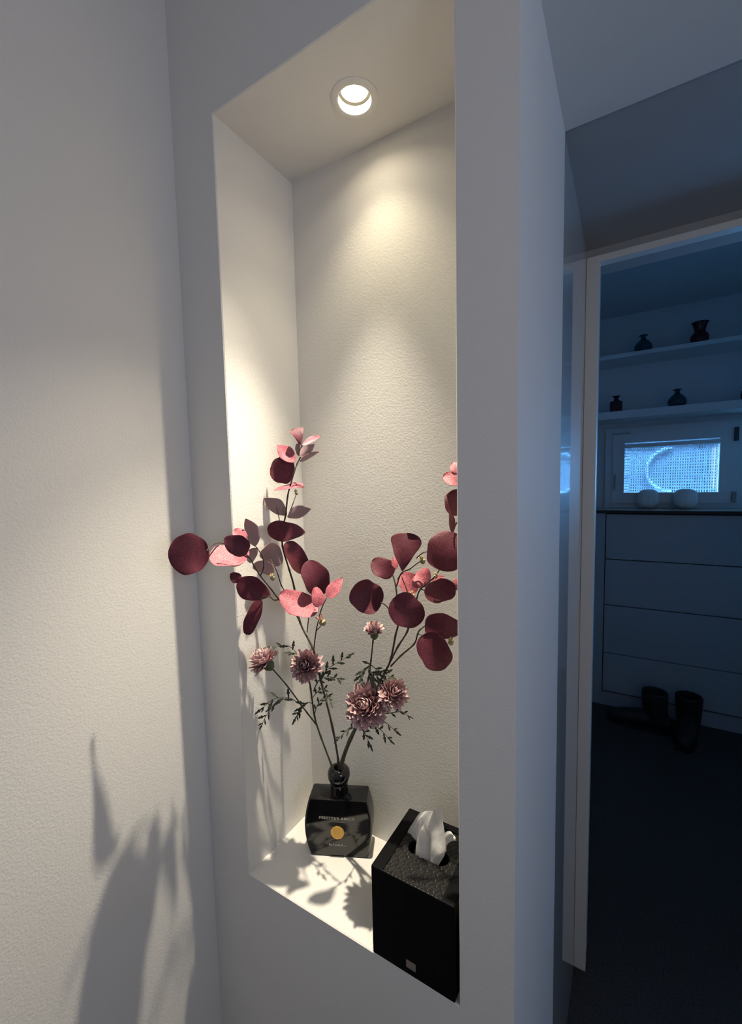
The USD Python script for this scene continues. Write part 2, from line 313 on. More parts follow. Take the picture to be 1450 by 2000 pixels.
# ------------------------------------------------------------------ black bottle
vb = thing('diffuser_bottle', W(-0.7663, 0.2137, ZB + 0.0006), 25.19, label='glossy black square bottle with gold seal holding the artificial flowers', category='bottle')
def bottle_half(u):
    b = math.sin(math.pi * min(max(u, 0), 1)) ** 0.9
    return (0.0905 + 0.0155 * b) * S, (0.0360 + 0.004 * b) * S
def round_rect(hx, hy, r, n=6):
    out = []
    for cx, cy, a0 in ((hx - r, hy - r, 0), (-hx + r, hy - r, 90), (-hx + r, -hy + r, 180), (hx - r, -hy + r, 270)):
        for k in range(n + 1):
            a = math.radians(a0 + 90 * k / n); out.append((cx + r * math.cos(a), cy + r * math.sin(a)))
    return np.array(out)
HB = 0.183 * S
secs, zs = [], []
for u in np.linspace(0, 1, 22):
    hx, hy = bottle_half(u); secs.append(round_rect(hx, hy, 0.007)); zs.append(u * HB)
for k, (ins, dz) in enumerate(((0.0012, 0.0009), (0.0035, 0.0016), (0.010, 0.0030), (0.02, 0.0052), (0.031, 0.0065))):
    hx, hy = bottle_half(1); secs.append(round_rect(hx - ins * 1.9, hy - ins, min(0.007, (hy - ins) * 0.95))); zs.append(HB + dz)
V = np.vstack([np.c_[s, np.full(len(s), z)] for s, z in zip(secs, zs)]); n = len(secs[0]); F = []
for i in range(len(secs) - 1):
    for k in range(n):
        a, b = i * n + k, i * n + (k + 1) % n; F += [(a, b, b + n), (a, b + n, a + n)]
V = np.vstack([V, [0, 0, 0], [0, 0, HB + 0.0066]])
for k in range(n):
    F += [(len(V) - 2, (k + 1) % n, k), (len(V) - 1, (len(secs) - 1) * n + k, (len(secs) - 1) * n + (k + 1) % n)]
obj('body', trimesh.Trimesh(V, np.array(F), process=False), 'ceramic', vb, smooth=40)
z0 = HB + 0.003
obj('neck', lathe([(0, z0 - 0.004), (0.0265, z0 - 0.004), (0.0258, z0 + 0.004), (0.0245, z0 + 0.010), (0.0240, z0 + 0.026), (0.0252, z0 + 0.0285), (0.0252, z0 + 0.031), (0.022, z0 + 0.033), (0.012, z0 + 0.033), (0.012, z0 + 0.005), (0, z0 + 0.005)], 48), 'ceramic', vb)
zr = z0 + 0.054
obj('collar', lathe([(0.0125, zr - 0.020)] + [(0.0125 + 0.0195 * max(0, math.sin(a)) ** 0.8 + 0.0, zr - 0.0212 * math.cos(a)) for a in np.linspace(0.15, math.pi - 0.15, 22)] + [(0.0135, zr + 0.019), (0.0120, zr + 0.012), (0.0120, zr - 0.018), (0.0125, zr - 0.020)], 48), 'ceramic', vb, label='round black collar at the bottle mouth')
def front_at(zm, xoff, mesh):
    """moves a flat print (xy plane, facing +z) onto the bottle's front face at height zm"""
    m = mesh.copy(); c = (m.bounds[0] + m.bounds[1]) / 2
    m.apply_translation((-c[0], -c[1], 0)); v = m.vertices.copy(); out = np.zeros_like(v)
    for i, (x, y, z) in enumerate(v):
        out[i] = (x + xoff, -bottle_half((zm + y) / HB)[1] - 0.0001 - z, zm + y)
    m.vertices = out; return m
def spaced(text, h, gap, depth=0.0003, bold=False):
    ms, x = [], 0.0
    for chx in text:
        if chx == ' ':
            x += h * 0.7; continue
        t = meshkit.text_mesh(chx, h, depth, bold); t.apply_translation((x - t.bounds[0][0], 0, 0)); x = t.bounds[1][0] + gap
        # small serif feet
        ms.append(t)
    return trimesh.util.concatenate(ms)
KZ = HB / 0.1847
obj('lettering', front_at(0.129 * KZ, -0.003, spaced('PRECIOUS AMBER', 0.0068, 0.0023)), 'ink', vb, smooth=False, label='small pale capitals PRECIOUS AMBER')
obj('lettering', front_at(0.117 * KZ, -0.001, cat(box(np.array([-0.022, 0, 0]), np.array([0.022, 0.0006, 0.0002])))), 'tan', vb, smooth=False, label='thin line under the capitals')
obj('lettering', front_at(0.040 * KZ, -0.002, spaced('RITUALS...', 0.0056, 0.0019)), 'ink', vb, smooth=False, label='small pale capitals RITUALS with three dots')
a = np.linspace(0, 2 * math.pi, 72, endpoint=False)
rs = 0.0188 * (1 + 0.018 * np.cos(11 * a + 0.4) + 0.015 * np.sin(3 * a))
seal = trimesh.creation.extrude_polygon(Polygon(np.c_[rs * np.cos(a), rs * np.sin(a)]), 0.0012, engine='earcut')
rim = trimesh.creation.extrude_polygon(Polygon(np.c_[rs * np.cos(a), rs * np.sin(a)]).difference(Polygon(np.c_[rs * np.cos(a), rs * np.sin(a)]).buffer(-0.0022)), 0.0019, engine='earcut')
sl = obj('seal', front_at(0.083 * KZ, -0.001, trimesh.util.concatenate([seal])), 'gold', vb, smooth=False, label='round gold wax-like seal with scalloped rim')
obj('seal_rim', front_at(0.083 * KZ, -0.001, rim), 'gold', sl, smooth=False)
em = trimesh.util.concatenate([trimesh.creation.extrude_polygon(Point(0.006 * math.cos(b), 0.006 * math.sin(b)).buffer(0.0042).difference(Point(0.006 * math.cos(b), 0.006 * math.sin(b)).buffer(0.0030)), 0.0017, engine='earcut') for b in np.arange(6) * math.pi / 3])
obj('seal_relief', front_at(0.083 * KZ, -0.001, em), 'gold', sl, smooth=False)

# ------------------------------------------------------------------ tissue box and tissue
BX0, BX1, BY0, BY1, BZ1 = -0.5175, -0.3045, -0.0008, 0.2120, -0.9139
bw, bd, bh = (BX1 - BX0) * S, (BY1 - BY0) * S, (BZ1 - ZB) * S
tb = thing('tissue_box', W(BX0, BY0, ZB + 0.0006), label='black leather tissue box cover in the right corner of the niche', category='tissue box')
body = box(np.zeros(3), np.array([bw, bd, bh - 0.0005]), 0.003)
slot = m3.Manifold.batch_hull([m3.Manifold.cylinder(0.06, 0.018, 0.018, 32).translate((bw / 2 - 0.030, bd / 2 - 0.004, bh - 0.05)), m3.Manifold.cylinder(0.06, 0.018, 0.018, 32).translate((bw / 2 + 0.030, bd / 2 - 0.004, bh - 0.05))])
inset = box(np.array([0.028, 0.004, bh - 0.0055]), np.array([bw - 0.028, bd - 0.02, bh + 0.02]))
obj('body', body - inset - slot, 'smooth_black', tb)
# embossed leather top panel: a relief of brick-like scales running diagonally
px0, px1, py0, py1 = 0.0284, bw - 0.0284, 0.0044, bd - 0.0204
nx, ny = 150, 180
gx, gy = np.meshgrid(np.linspace(px0, px1, nx), np.linspace(py0, py1, ny), indexing='ij')
ca, sa = math.cos(math.radians(56)), math.sin(math.radians(56))
uu, vv = gx * ca + gy * sa, -gx * sa + gy * ca
row = np.floor(vv / 0.0095); fv = vv / 0.0095 - row
hsh = np.modf(np.abs(np.sin(row * 12.9898) * 43758.5453))[0]
cu = uu / 0.021 + hsh; fu = cu - np.floor(cu)
edge = np.minimum(np.minimum(fv, 1 - fv) * 0.0095, np.minimum(fu, 1 - fu) * 0.021)
relief = np.clip(edge / 0.0022, 0, 1); relief = relief * relief * (3 - 2 * relief)
hz = bh - 0.0040 + 0.0017 * relief
inside = ((np.abs(gx - bw / 2) < 0.030) & (np.abs(gy - bd / 2 + 0.004) < 0.018)) | (np.hypot(np.abs(gx - bw / 2) - 0.030, gy - bd / 2 + 0.004) < 0.018)
P = np.stack([gx, gy, hz], -1).reshape(-1, 3); idx = np.arange(nx * ny).reshape(nx, ny)
quads = np.stack([idx[:-1, :-1], idx[1:, :-1], idx[1:, 1:], idx[:-1, 1:]], -1).reshape(-1, 4)
keep = ~inside.reshape(-1)[quads].any(1)
obj('leather_panel', trimesh.Trimesh(P, np.vstack([quads[keep][:, [0, 1, 2]], quads[keep][:, [0, 2, 3]]]), process=False), 'leather', tb, smooth=True, label='embossed scale-patterned leather top')
bead = [box(np.array([0.0284 + k * 0.0092, 0.0008, bh - 0.0048]), np.array([0.0284 + k * 0.0092 + 0.0084, 0.0050, bh - 0.0004]), 0.0015) for k in range(int((bw - 0.057) / 0.0092))]
obj('stitched_edge', cat(*bead), 'leather', tb)
obj('tag_plate', box(np.array([0.0834, -0.0009, 0.0165]), np.array([0.1055, 0.0006, 0.0335]), 0.0004), 'tan', tb, label='small tan tag at the bottom of the front')

# measured points (metres): branches, sprays and tissue
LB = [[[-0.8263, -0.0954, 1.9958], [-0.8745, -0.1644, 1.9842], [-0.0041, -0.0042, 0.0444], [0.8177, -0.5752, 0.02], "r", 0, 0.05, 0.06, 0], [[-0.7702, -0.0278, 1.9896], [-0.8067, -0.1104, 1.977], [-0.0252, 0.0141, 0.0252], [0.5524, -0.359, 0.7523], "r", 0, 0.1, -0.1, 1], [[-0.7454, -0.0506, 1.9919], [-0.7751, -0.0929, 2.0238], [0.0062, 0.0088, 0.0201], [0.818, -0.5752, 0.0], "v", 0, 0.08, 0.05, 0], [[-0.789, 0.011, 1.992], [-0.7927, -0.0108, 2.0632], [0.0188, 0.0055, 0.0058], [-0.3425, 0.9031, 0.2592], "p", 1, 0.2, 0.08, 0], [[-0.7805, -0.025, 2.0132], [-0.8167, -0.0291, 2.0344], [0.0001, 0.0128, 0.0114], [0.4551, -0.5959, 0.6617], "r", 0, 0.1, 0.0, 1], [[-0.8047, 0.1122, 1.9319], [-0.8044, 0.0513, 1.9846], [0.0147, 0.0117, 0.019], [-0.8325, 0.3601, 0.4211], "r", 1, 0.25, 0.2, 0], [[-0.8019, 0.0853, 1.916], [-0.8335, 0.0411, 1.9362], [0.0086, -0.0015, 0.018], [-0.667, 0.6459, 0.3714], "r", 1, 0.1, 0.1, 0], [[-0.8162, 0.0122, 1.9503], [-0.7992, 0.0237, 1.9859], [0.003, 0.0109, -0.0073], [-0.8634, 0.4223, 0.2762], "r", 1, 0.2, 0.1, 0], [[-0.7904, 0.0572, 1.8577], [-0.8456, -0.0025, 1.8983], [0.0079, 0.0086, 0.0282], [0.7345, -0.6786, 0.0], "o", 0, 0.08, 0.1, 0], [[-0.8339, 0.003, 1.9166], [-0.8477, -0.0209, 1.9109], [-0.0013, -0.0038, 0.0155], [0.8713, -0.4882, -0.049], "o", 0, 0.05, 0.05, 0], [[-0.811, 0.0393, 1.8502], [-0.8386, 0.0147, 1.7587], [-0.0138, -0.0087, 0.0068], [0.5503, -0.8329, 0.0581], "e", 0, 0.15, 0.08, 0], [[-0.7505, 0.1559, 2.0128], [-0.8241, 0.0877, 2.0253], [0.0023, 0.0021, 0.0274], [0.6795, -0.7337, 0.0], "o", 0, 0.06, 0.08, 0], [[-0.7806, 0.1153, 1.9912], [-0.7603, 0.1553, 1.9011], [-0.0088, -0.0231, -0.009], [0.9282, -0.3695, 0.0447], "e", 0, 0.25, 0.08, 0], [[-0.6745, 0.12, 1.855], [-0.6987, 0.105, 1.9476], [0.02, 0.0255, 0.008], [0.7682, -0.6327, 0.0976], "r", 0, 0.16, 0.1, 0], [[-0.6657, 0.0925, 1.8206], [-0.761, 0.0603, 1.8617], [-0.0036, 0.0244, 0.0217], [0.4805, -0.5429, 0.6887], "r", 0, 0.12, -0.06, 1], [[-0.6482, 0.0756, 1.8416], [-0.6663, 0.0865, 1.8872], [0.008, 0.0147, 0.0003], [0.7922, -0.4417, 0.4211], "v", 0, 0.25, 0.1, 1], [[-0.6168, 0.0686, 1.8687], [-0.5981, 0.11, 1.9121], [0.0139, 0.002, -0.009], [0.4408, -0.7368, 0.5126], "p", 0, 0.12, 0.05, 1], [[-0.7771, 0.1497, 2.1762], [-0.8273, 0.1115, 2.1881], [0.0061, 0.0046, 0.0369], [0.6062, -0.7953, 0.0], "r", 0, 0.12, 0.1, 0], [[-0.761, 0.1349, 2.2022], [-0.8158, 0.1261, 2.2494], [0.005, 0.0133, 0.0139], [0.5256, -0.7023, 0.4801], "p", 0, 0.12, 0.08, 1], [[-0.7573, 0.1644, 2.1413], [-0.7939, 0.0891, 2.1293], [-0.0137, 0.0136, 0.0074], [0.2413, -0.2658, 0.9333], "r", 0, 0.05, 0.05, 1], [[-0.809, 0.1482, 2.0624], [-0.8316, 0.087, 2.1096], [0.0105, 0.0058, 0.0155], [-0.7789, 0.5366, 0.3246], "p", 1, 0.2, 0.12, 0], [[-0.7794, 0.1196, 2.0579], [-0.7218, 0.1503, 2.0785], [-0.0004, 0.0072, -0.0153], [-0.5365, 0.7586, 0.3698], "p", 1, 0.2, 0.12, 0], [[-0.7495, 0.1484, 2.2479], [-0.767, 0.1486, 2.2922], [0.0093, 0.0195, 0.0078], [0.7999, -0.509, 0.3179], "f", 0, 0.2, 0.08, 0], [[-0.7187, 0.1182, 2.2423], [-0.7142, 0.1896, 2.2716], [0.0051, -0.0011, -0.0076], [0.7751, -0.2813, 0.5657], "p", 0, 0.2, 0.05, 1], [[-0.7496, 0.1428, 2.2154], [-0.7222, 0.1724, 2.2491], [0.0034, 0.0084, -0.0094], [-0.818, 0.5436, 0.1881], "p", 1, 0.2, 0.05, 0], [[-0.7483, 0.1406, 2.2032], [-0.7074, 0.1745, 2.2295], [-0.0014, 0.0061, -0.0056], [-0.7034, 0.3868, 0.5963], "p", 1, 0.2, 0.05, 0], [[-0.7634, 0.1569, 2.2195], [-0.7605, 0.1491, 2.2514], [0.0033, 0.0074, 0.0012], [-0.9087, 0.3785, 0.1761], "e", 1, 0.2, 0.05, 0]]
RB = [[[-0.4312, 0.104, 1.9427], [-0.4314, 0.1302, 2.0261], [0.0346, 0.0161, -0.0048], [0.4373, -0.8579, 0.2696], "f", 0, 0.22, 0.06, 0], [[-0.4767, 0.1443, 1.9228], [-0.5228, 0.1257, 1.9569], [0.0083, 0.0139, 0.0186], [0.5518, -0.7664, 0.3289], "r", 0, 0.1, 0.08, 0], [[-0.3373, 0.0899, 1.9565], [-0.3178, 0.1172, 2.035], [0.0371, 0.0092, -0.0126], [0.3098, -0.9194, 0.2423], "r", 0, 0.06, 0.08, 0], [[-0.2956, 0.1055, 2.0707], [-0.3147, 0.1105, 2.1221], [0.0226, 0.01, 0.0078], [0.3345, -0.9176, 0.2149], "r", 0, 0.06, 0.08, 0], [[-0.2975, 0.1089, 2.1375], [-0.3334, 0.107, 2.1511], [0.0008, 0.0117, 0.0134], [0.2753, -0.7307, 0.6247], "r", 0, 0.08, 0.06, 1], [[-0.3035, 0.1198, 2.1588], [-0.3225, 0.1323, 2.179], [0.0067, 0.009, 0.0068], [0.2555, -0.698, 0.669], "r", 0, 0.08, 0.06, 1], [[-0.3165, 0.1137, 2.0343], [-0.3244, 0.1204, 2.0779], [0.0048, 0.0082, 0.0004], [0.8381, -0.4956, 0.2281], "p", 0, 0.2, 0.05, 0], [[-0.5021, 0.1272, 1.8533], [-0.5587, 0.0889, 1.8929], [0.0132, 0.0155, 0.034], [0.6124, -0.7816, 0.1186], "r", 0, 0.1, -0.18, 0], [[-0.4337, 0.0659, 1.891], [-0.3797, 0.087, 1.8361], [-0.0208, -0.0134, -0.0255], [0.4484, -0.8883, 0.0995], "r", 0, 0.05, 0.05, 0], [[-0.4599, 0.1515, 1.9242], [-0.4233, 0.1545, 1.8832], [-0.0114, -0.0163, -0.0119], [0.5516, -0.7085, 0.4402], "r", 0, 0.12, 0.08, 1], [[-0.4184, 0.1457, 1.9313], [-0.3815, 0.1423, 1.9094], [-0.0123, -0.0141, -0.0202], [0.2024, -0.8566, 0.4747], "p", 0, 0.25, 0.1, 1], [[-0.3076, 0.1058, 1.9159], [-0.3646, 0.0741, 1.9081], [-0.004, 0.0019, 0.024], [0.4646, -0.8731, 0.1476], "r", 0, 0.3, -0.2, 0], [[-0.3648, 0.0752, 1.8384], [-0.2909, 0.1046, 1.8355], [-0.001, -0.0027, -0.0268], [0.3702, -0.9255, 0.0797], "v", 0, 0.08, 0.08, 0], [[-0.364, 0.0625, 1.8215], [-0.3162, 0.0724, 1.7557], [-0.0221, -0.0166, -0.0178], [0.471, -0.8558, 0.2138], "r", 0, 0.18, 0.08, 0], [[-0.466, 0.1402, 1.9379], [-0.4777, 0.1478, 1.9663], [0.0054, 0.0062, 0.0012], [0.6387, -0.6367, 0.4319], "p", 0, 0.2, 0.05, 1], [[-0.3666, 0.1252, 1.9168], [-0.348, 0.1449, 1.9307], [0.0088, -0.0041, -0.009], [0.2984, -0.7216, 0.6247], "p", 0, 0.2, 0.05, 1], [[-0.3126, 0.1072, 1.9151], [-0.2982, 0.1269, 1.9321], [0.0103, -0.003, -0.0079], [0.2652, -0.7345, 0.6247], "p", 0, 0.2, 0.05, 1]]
LS = [[[[-0.688, 0.189, 1.3042], [-0.681, 0.18, 1.3713], [-0.6849, 0.162, 1.4825], [-0.7051, 0.1485, 1.5999], [-0.7222, 0.1395, 1.6943], [-0.7674, 0.1395, 1.7683], [-0.7873, 0.144, 1.8594], [-0.7993, 0.1395, 1.9106], [-0.8121, 0.1305, 1.9751], [-0.8033, 0.126, 2.0278], [-0.7941, 0.1278, 2.0598], [-0.7842, 0.1278, 2.1107], [-0.7747, 0.1287, 2.1378], [-0.7621, 0.1305, 2.1712], [-0.7564, 0.1395, 2.1981], [-0.7509, 0.1485, 2.2184], [-0.7483, 0.1512, 2.248]], 0.0026], [[[-0.7222, 0.1395, 1.6943], [-0.7074, 0.135, 1.7533], [-0.6645, 0.1035, 1.8217], [-0.6349, 0.09, 1.8615]], 0.0018], [[[-0.764, 0.1395, 1.7631], [-0.7664, 0.108, 1.8153], [-0.7835, 0.081, 1.842], [-0.7844, 0.054, 1.8752], [-0.7926, 0.027, 1.9144], [-0.7838, 0.0, 1.9445], [-0.754, -0.045, 1.9786], [-0.815, -0.0315, 1.9925], [-0.821, -0.0675, 2.0091], [-0.7962, -0.1125, 2.0091], [-0.791, -0.1278, 2.0001]], 0.002], [[[-0.7926, 0.027, 1.9144], [-0.7806, 0.027, 1.9375], [-0.7733, 0.018, 1.9652], [-0.777, 0.0045, 1.9898], [-0.7807, 0.0, 1.9952]], 0.0016], [[[-0.7912, 0.117, 1.8479], [-0.7915, 0.099, 1.8743], [-0.7925, 0.09, 1.9022], [-0.7908, 0.0765, 1.9294], [-0.8062, 0.0765, 1.9486]], 0.0016], [[[-0.7835, 0.081, 1.842], [-0.7859, 0.063, 1.8447], [-0.7665, 0.0315, 1.8626], [-0.786, 0.0315, 1.8616], [-0.798, 0.027, 1.8534]], 0.0016], [[[-0.787, 0.1278, 2.0558], [-0.7696, 0.1305, 2.0901], [-0.7598, 0.135, 2.1171]], 0.0013], [[[-0.8116, 0.1305, 1.985], [-0.8168, 0.126, 2.0554], [-0.8281, 0.126, 2.0902]], 0.0012], [[[-0.7432, 0.1395, 1.742], [-0.7056, 0.108, 1.8055], [-0.6716, 0.09, 1.8283]], 0.0015], [[[-0.7074, 0.135, 1.7533], [-0.6876, 0.126, 1.7689], [-0.6786, 0.1215, 1.7812]], 0.0014]]
RS = [[[[-0.6914, 0.1935, 1.3001], [-0.6634, 0.18, 1.3771], [-0.6293, 0.171, 1.4531], [-0.5568, 0.1485, 1.5825], [-0.4976, 0.135, 1.685], [-0.4763, 0.126, 1.7257], [-0.4603, 0.1215, 1.787], [-0.453, 0.1215, 1.8162], [-0.4571, 0.126, 1.8714], [-0.4629, 0.1305, 1.9025], [-0.4717, 0.135, 1.9238]], 0.0027], [[[-0.4764, 0.126, 1.7206], [-0.4517, 0.117, 1.7631], [-0.425, 0.1125, 1.804], [-0.4136, 0.117, 1.8494], [-0.403, 0.117, 1.88], [-0.3947, 0.1215, 1.9032], [-0.361, 0.1125, 1.9313], [-0.3433, 0.1044, 1.9522]], 0.0022], [[[-0.4767, 0.126, 1.7068], [-0.4393, 0.108, 1.7467], [-0.3978, 0.09, 1.7865], [-0.3866, 0.0855, 1.8128], [-0.3796, 0.081, 1.8232], [-0.3663, 0.081, 1.8354]], 0.002], [[[-0.3866, 0.0855, 1.8128], [-0.3707, 0.072, 1.8163]], 0.0014], [[[-0.4908, 0.108, 1.8633], [-0.4825, 0.1125, 1.8583], [-0.4756, 0.117, 1.8495], [-0.4623, 0.117, 1.8367], [-0.453, 0.1215, 1.8162]], 0.0016], [[[-0.4602, 0.1305, 1.9003], [-0.4429, 0.1215, 1.9337], [-0.4242, 0.126, 1.9439], [-0.4117, 0.135, 1.9551], [-0.4001, 0.135, 1.963]], 0.0016], [[[-0.4102, 0.135, 1.9693], [-0.3887, 0.1215, 1.9843], [-0.368, 0.108, 1.9909]], 0.0014], [[[-0.4136, 0.117, 1.8494], [-0.4297, 0.135, 1.8785], [-0.4557, 0.1485, 1.9214]], 0.0014], [[[-0.3455, 0.1098, 1.9511], [-0.3276, 0.1305, 2.009], [-0.3182, 0.1305, 2.0424], [-0.3035, 0.1215, 2.0673], [-0.2945, 0.1125, 2.1186]], 0.0018], [[[-0.3947, 0.1215, 1.9032], [-0.3665, 0.1215, 1.8971], [-0.3157, 0.1215, 1.9094], [-0.3049, 0.117, 1.9159]], 0.0014]]
LBUD = [[[-0.7596, 0.135, 2.1212], 0.00855], [[-0.8015, 0.0765, 1.8999], 0.011115], [[-0.6752, 0.1197, 1.789], 0.0171]]
RBUD = [[[-0.3963, 0.135, 1.9656], 0.0117], [[-0.3512, 0.1062, 1.9402], 0.0081], [[-0.3125, 0.09, 1.807], 0.0108], [[-0.4231, 0.135, 1.8829], 0.009899999999999999]]
FS1 = [[[[-0.6882, 0.1845, 1.3069], [-0.6995, 0.171, 1.3615], [-0.7219, 0.1575, 1.4417], [-0.734, 0.1485, 1.5008], [-0.7337, 0.135, 1.5876], [-0.7322, 0.1215, 1.6507]], 0.0024], [[[-0.7317, 0.1512, 1.4779], [-0.7533, 0.1395, 1.5119], [-0.7666, 0.1305, 1.5363], [-0.7786, 0.09, 1.6065], [-0.7818, 0.045, 1.6674], [-0.7901, 0.0378, 1.6822]], 0.0019]]
FS2 = [[[[-0.6862, 0.189, 1.3048], [-0.6724, 0.18, 1.3681], [-0.6329, 0.1665, 1.4545], [-0.5894, 0.1485, 1.5259], [-0.5505, 0.126, 1.5773]], 0.0026], [[[-0.6146, 0.1602, 1.4819], [-0.5784, 0.153, 1.5749], [-0.555, 0.1485, 1.6502], [-0.5434, 0.144, 1.7008], [-0.5334, 0.1395, 1.7538], [-0.53, 0.1395, 1.7699]], 0.0019], [[[-0.6005, 0.1548, 1.5057], [-0.55, 0.1485, 1.5504], [-0.5037, 0.135, 1.6022], [-0.4768, 0.126, 1.6348]], 0.002]]
F1 = [[[-0.7906, 0.0315, 1.6885], 0.0407, [-0.6097, -0.3049, 0.7317], 84, 1, 1.3], [[-0.7298, 0.117, 1.6586], 0.0438, [0.3158, -0.7895, 0.5263], 90, 2, 1.5]]
F2 = [[[-0.5299, 0.1395, 1.775], 0.0289, [0.049, -0.1959, 0.9794], 56, 3, 0.85], [[-0.537, 0.1125, 1.6003], 0.0525, [0.1504, -0.8521, 0.5013], 120, 4, 1.5], [[-0.4714, 0.1215, 1.6419], 0.0377, [0.6396, -0.4264, 0.6396], 90, 5, 1.35]]
FE1 = [[[[-0.7666, 0.1305, 1.5363], [-0.7852, 0.099, 1.5666], [-0.8098, 0.072, 1.5685], [-0.828, 0.0495, 1.55]], 0.0205, 7], [[[-0.7986, 0.0855, 1.5665], [-0.8128, 0.072, 1.5491], [-0.8273, 0.0585, 1.523], [-0.8374, 0.054, 1.5008]], 0.0161, 6], [[[-0.7448, 0.135, 1.6212], [-0.762, 0.126, 1.6716], [-0.7724, 0.099, 1.712], [-0.7892, 0.063, 1.7185]], 0.022, 7], [[[-0.7303, 0.1395, 1.5428], [-0.7367, 0.126, 1.5518], [-0.751, 0.117, 1.5437], [-0.7627, 0.108, 1.516]], 0.0205, 7], [[[-0.7313, 0.1395, 1.5615], [-0.6999, 0.126, 1.5922], [-0.6717, 0.117, 1.6098], [-0.6507, 0.108, 1.5899]], 0.0176, 7], [[[-0.7288, 0.1395, 1.5795], [-0.7061, 0.135, 1.6154], [-0.6674, 0.126, 1.6388], [-0.6261, 0.117, 1.6475]], 0.019, 8], [[[-0.7325, 0.144, 1.5766], [-0.713, 0.162, 1.6201], [-0.6838, 0.171, 1.6487], [-0.6434, 0.18, 1.6762]], 0.0205, 8], [[[-0.7319, 0.144, 1.5065], [-0.7124, 0.135, 1.5451], [-0.6903, 0.126, 1.5719], [-0.6695, 0.126, 1.5855]], 0.0161, 6]]
FE2 = [[[[-0.5467, 0.144, 1.6869], [-0.5564, 0.135, 1.6805], [-0.5616, 0.126, 1.6672], [-0.5578, 0.117, 1.6494]], 0.019, 7], [[[-0.5452, 0.144, 1.6899], [-0.525, 0.135, 1.687], [-0.5038, 0.126, 1.6872], [-0.4672, 0.108, 1.6898]], 0.0176, 7], [[[-0.5486, 0.144, 1.6733], [-0.5284, 0.1305, 1.6751], [-0.5115, 0.1215, 1.6746], [-0.5019, 0.117, 1.6659]], 0.0234, 6], [[[-0.5454, 0.144, 1.6819], [-0.5425, 0.135, 1.6965], [-0.5403, 0.126, 1.6795], [-0.5235, 0.117, 1.6636]], 0.0176, 6], [[[-0.6075, 0.1575, 1.4953], [-0.603, 0.135, 1.5152], [-0.6067, 0.117, 1.5126], [-0.6133, 0.099, 1.5039]], 0.0146, 6], [[[-0.5961, 0.153, 1.5079], [-0.5656, 0.126, 1.5251], [-0.542, 0.108, 1.5281], [-0.5278, 0.099, 1.5189]], 0.019, 6], [[[-0.5928, 0.153, 1.5116], [-0.5409, 0.126, 1.5427], [-0.5008, 0.108, 1.553], [-0.4656, 0.09, 1.5488]], 0.0176, 7], [[[-0.5927, 0.153, 1.5144], [-0.5312, 0.135, 1.5542], [-0.4914, 0.117, 1.5689], [-0.4589, 0.108, 1.5612]], 0.0161, 7], [[[-0.5169, 0.144, 1.5682], [-0.4784, 0.135, 1.5867], [-0.4546, 0.135, 1.5955], [-0.4325, 0.126, 1.5957]], 0.0132, 6]]
TS = [[[[-0.4559, 0.1125, 1.2659], [-0.4321, 0.1062, 1.2698], [-0.4059, 0.099, 1.276]], [[-0.4425, 0.117, 1.2946], [-0.4172, 0.1125, 1.3025], [-0.3893, 0.1035, 1.3115]], [[-0.4279, 0.1215, 1.3261], [-0.4055, 0.117, 1.3399], [-0.3754, 0.108, 1.3591]], [[-0.4068, 0.126, 1.3637], [-0.3836, 0.1215, 1.3811], [-0.3619, 0.1125, 1.3936]]], [[[-0.398, 0.0855, 1.2842], [-0.381, 0.0738, 1.2967], [-0.3631, 0.081, 1.2917]], [[-0.4011, 0.09, 1.3118], [-0.3792, 0.0738, 1.3342], [-0.3622, 0.0882, 1.3231]], [[-0.4003, 0.0972, 1.3317], [-0.3819, 0.0855, 1.3509], [-0.3635, 0.0945, 1.3397]], [[-0.3874, 0.1062, 1.3567], [-0.3823, 0.1035, 1.362], [-0.3772, 0.1062, 1.3572]]], [[[-0.3668, 0.081, 1.2925], [-0.3518, 0.072, 1.3021], [-0.3429, 0.0765, 1.2989]], [[-0.368, 0.09, 1.3228], [-0.3449, 0.0765, 1.3353], [-0.3283, 0.0855, 1.3332]], [[-0.376, 0.1035, 1.3522], [-0.3502, 0.09, 1.3671], [-0.3316, 0.0945, 1.3656]], [[-0.3681, 0.1125, 1.3923], [-0.3541, 0.1062, 1.4084], [-0.3462, 0.108, 1.4176]]], [[[-0.3446, 0.099, 1.3261], [-0.3336, 0.09, 1.332], [-0.33, 0.099, 1.3326]], [[-0.3353, 0.1008, 1.3616], [-0.3257, 0.0945, 1.3561], [-0.3227, 0.099, 1.3479]], [[-0.3201, 0.099, 1.3743], [-0.3141, 0.0954, 1.3676], [-0.3108, 0.099, 1.3591]], [[-0.3148, 0.0972, 1.3659], [-0.3095, 0.0954, 1.3625], [-0.3055, 0.0972, 1.3604]]]]

ts = thing('tissue', W(-0.40, 0.1, BZ1), label='white paper tissue pulled up out of the black box', category='tissue')
base = W(-0.40, 0.1, BZ1)
for i, rows in enumerate(TS):
    G = np.array(rows, float)
    # refine by bicubic-like interpolation, add folds
    from scipy.interpolate import RectBivariateSpline
    a, b = G.shape[:2]; ua, ub = np.linspace(0, 1, 15), np.linspace(0, 1, 11)
    R = np.stack([RectBivariateSpline(np.linspace(0, 1, a), np.linspace(0, 1, b), G[..., k], kx=min(3, a - 1), ky=min(2, b - 1))(ua, ub) for k in range(3)], -1)
    N = grid_normals(R)
    wob = np.sin(ub * 9 + i)[None, :] * 0.0022 * (0.3 + ua[:, None]) + (meshkit.fbm(R * 45, 3, i) - 0.5) * 0.007
    R = R + N * wob[..., None]
    R[0, :, 2] -= 0.008
    m, _ = shell(R - base, grid_normals(R), 0.0005)
    obj('sheet', m, 'tissue', ts, smooth=45)

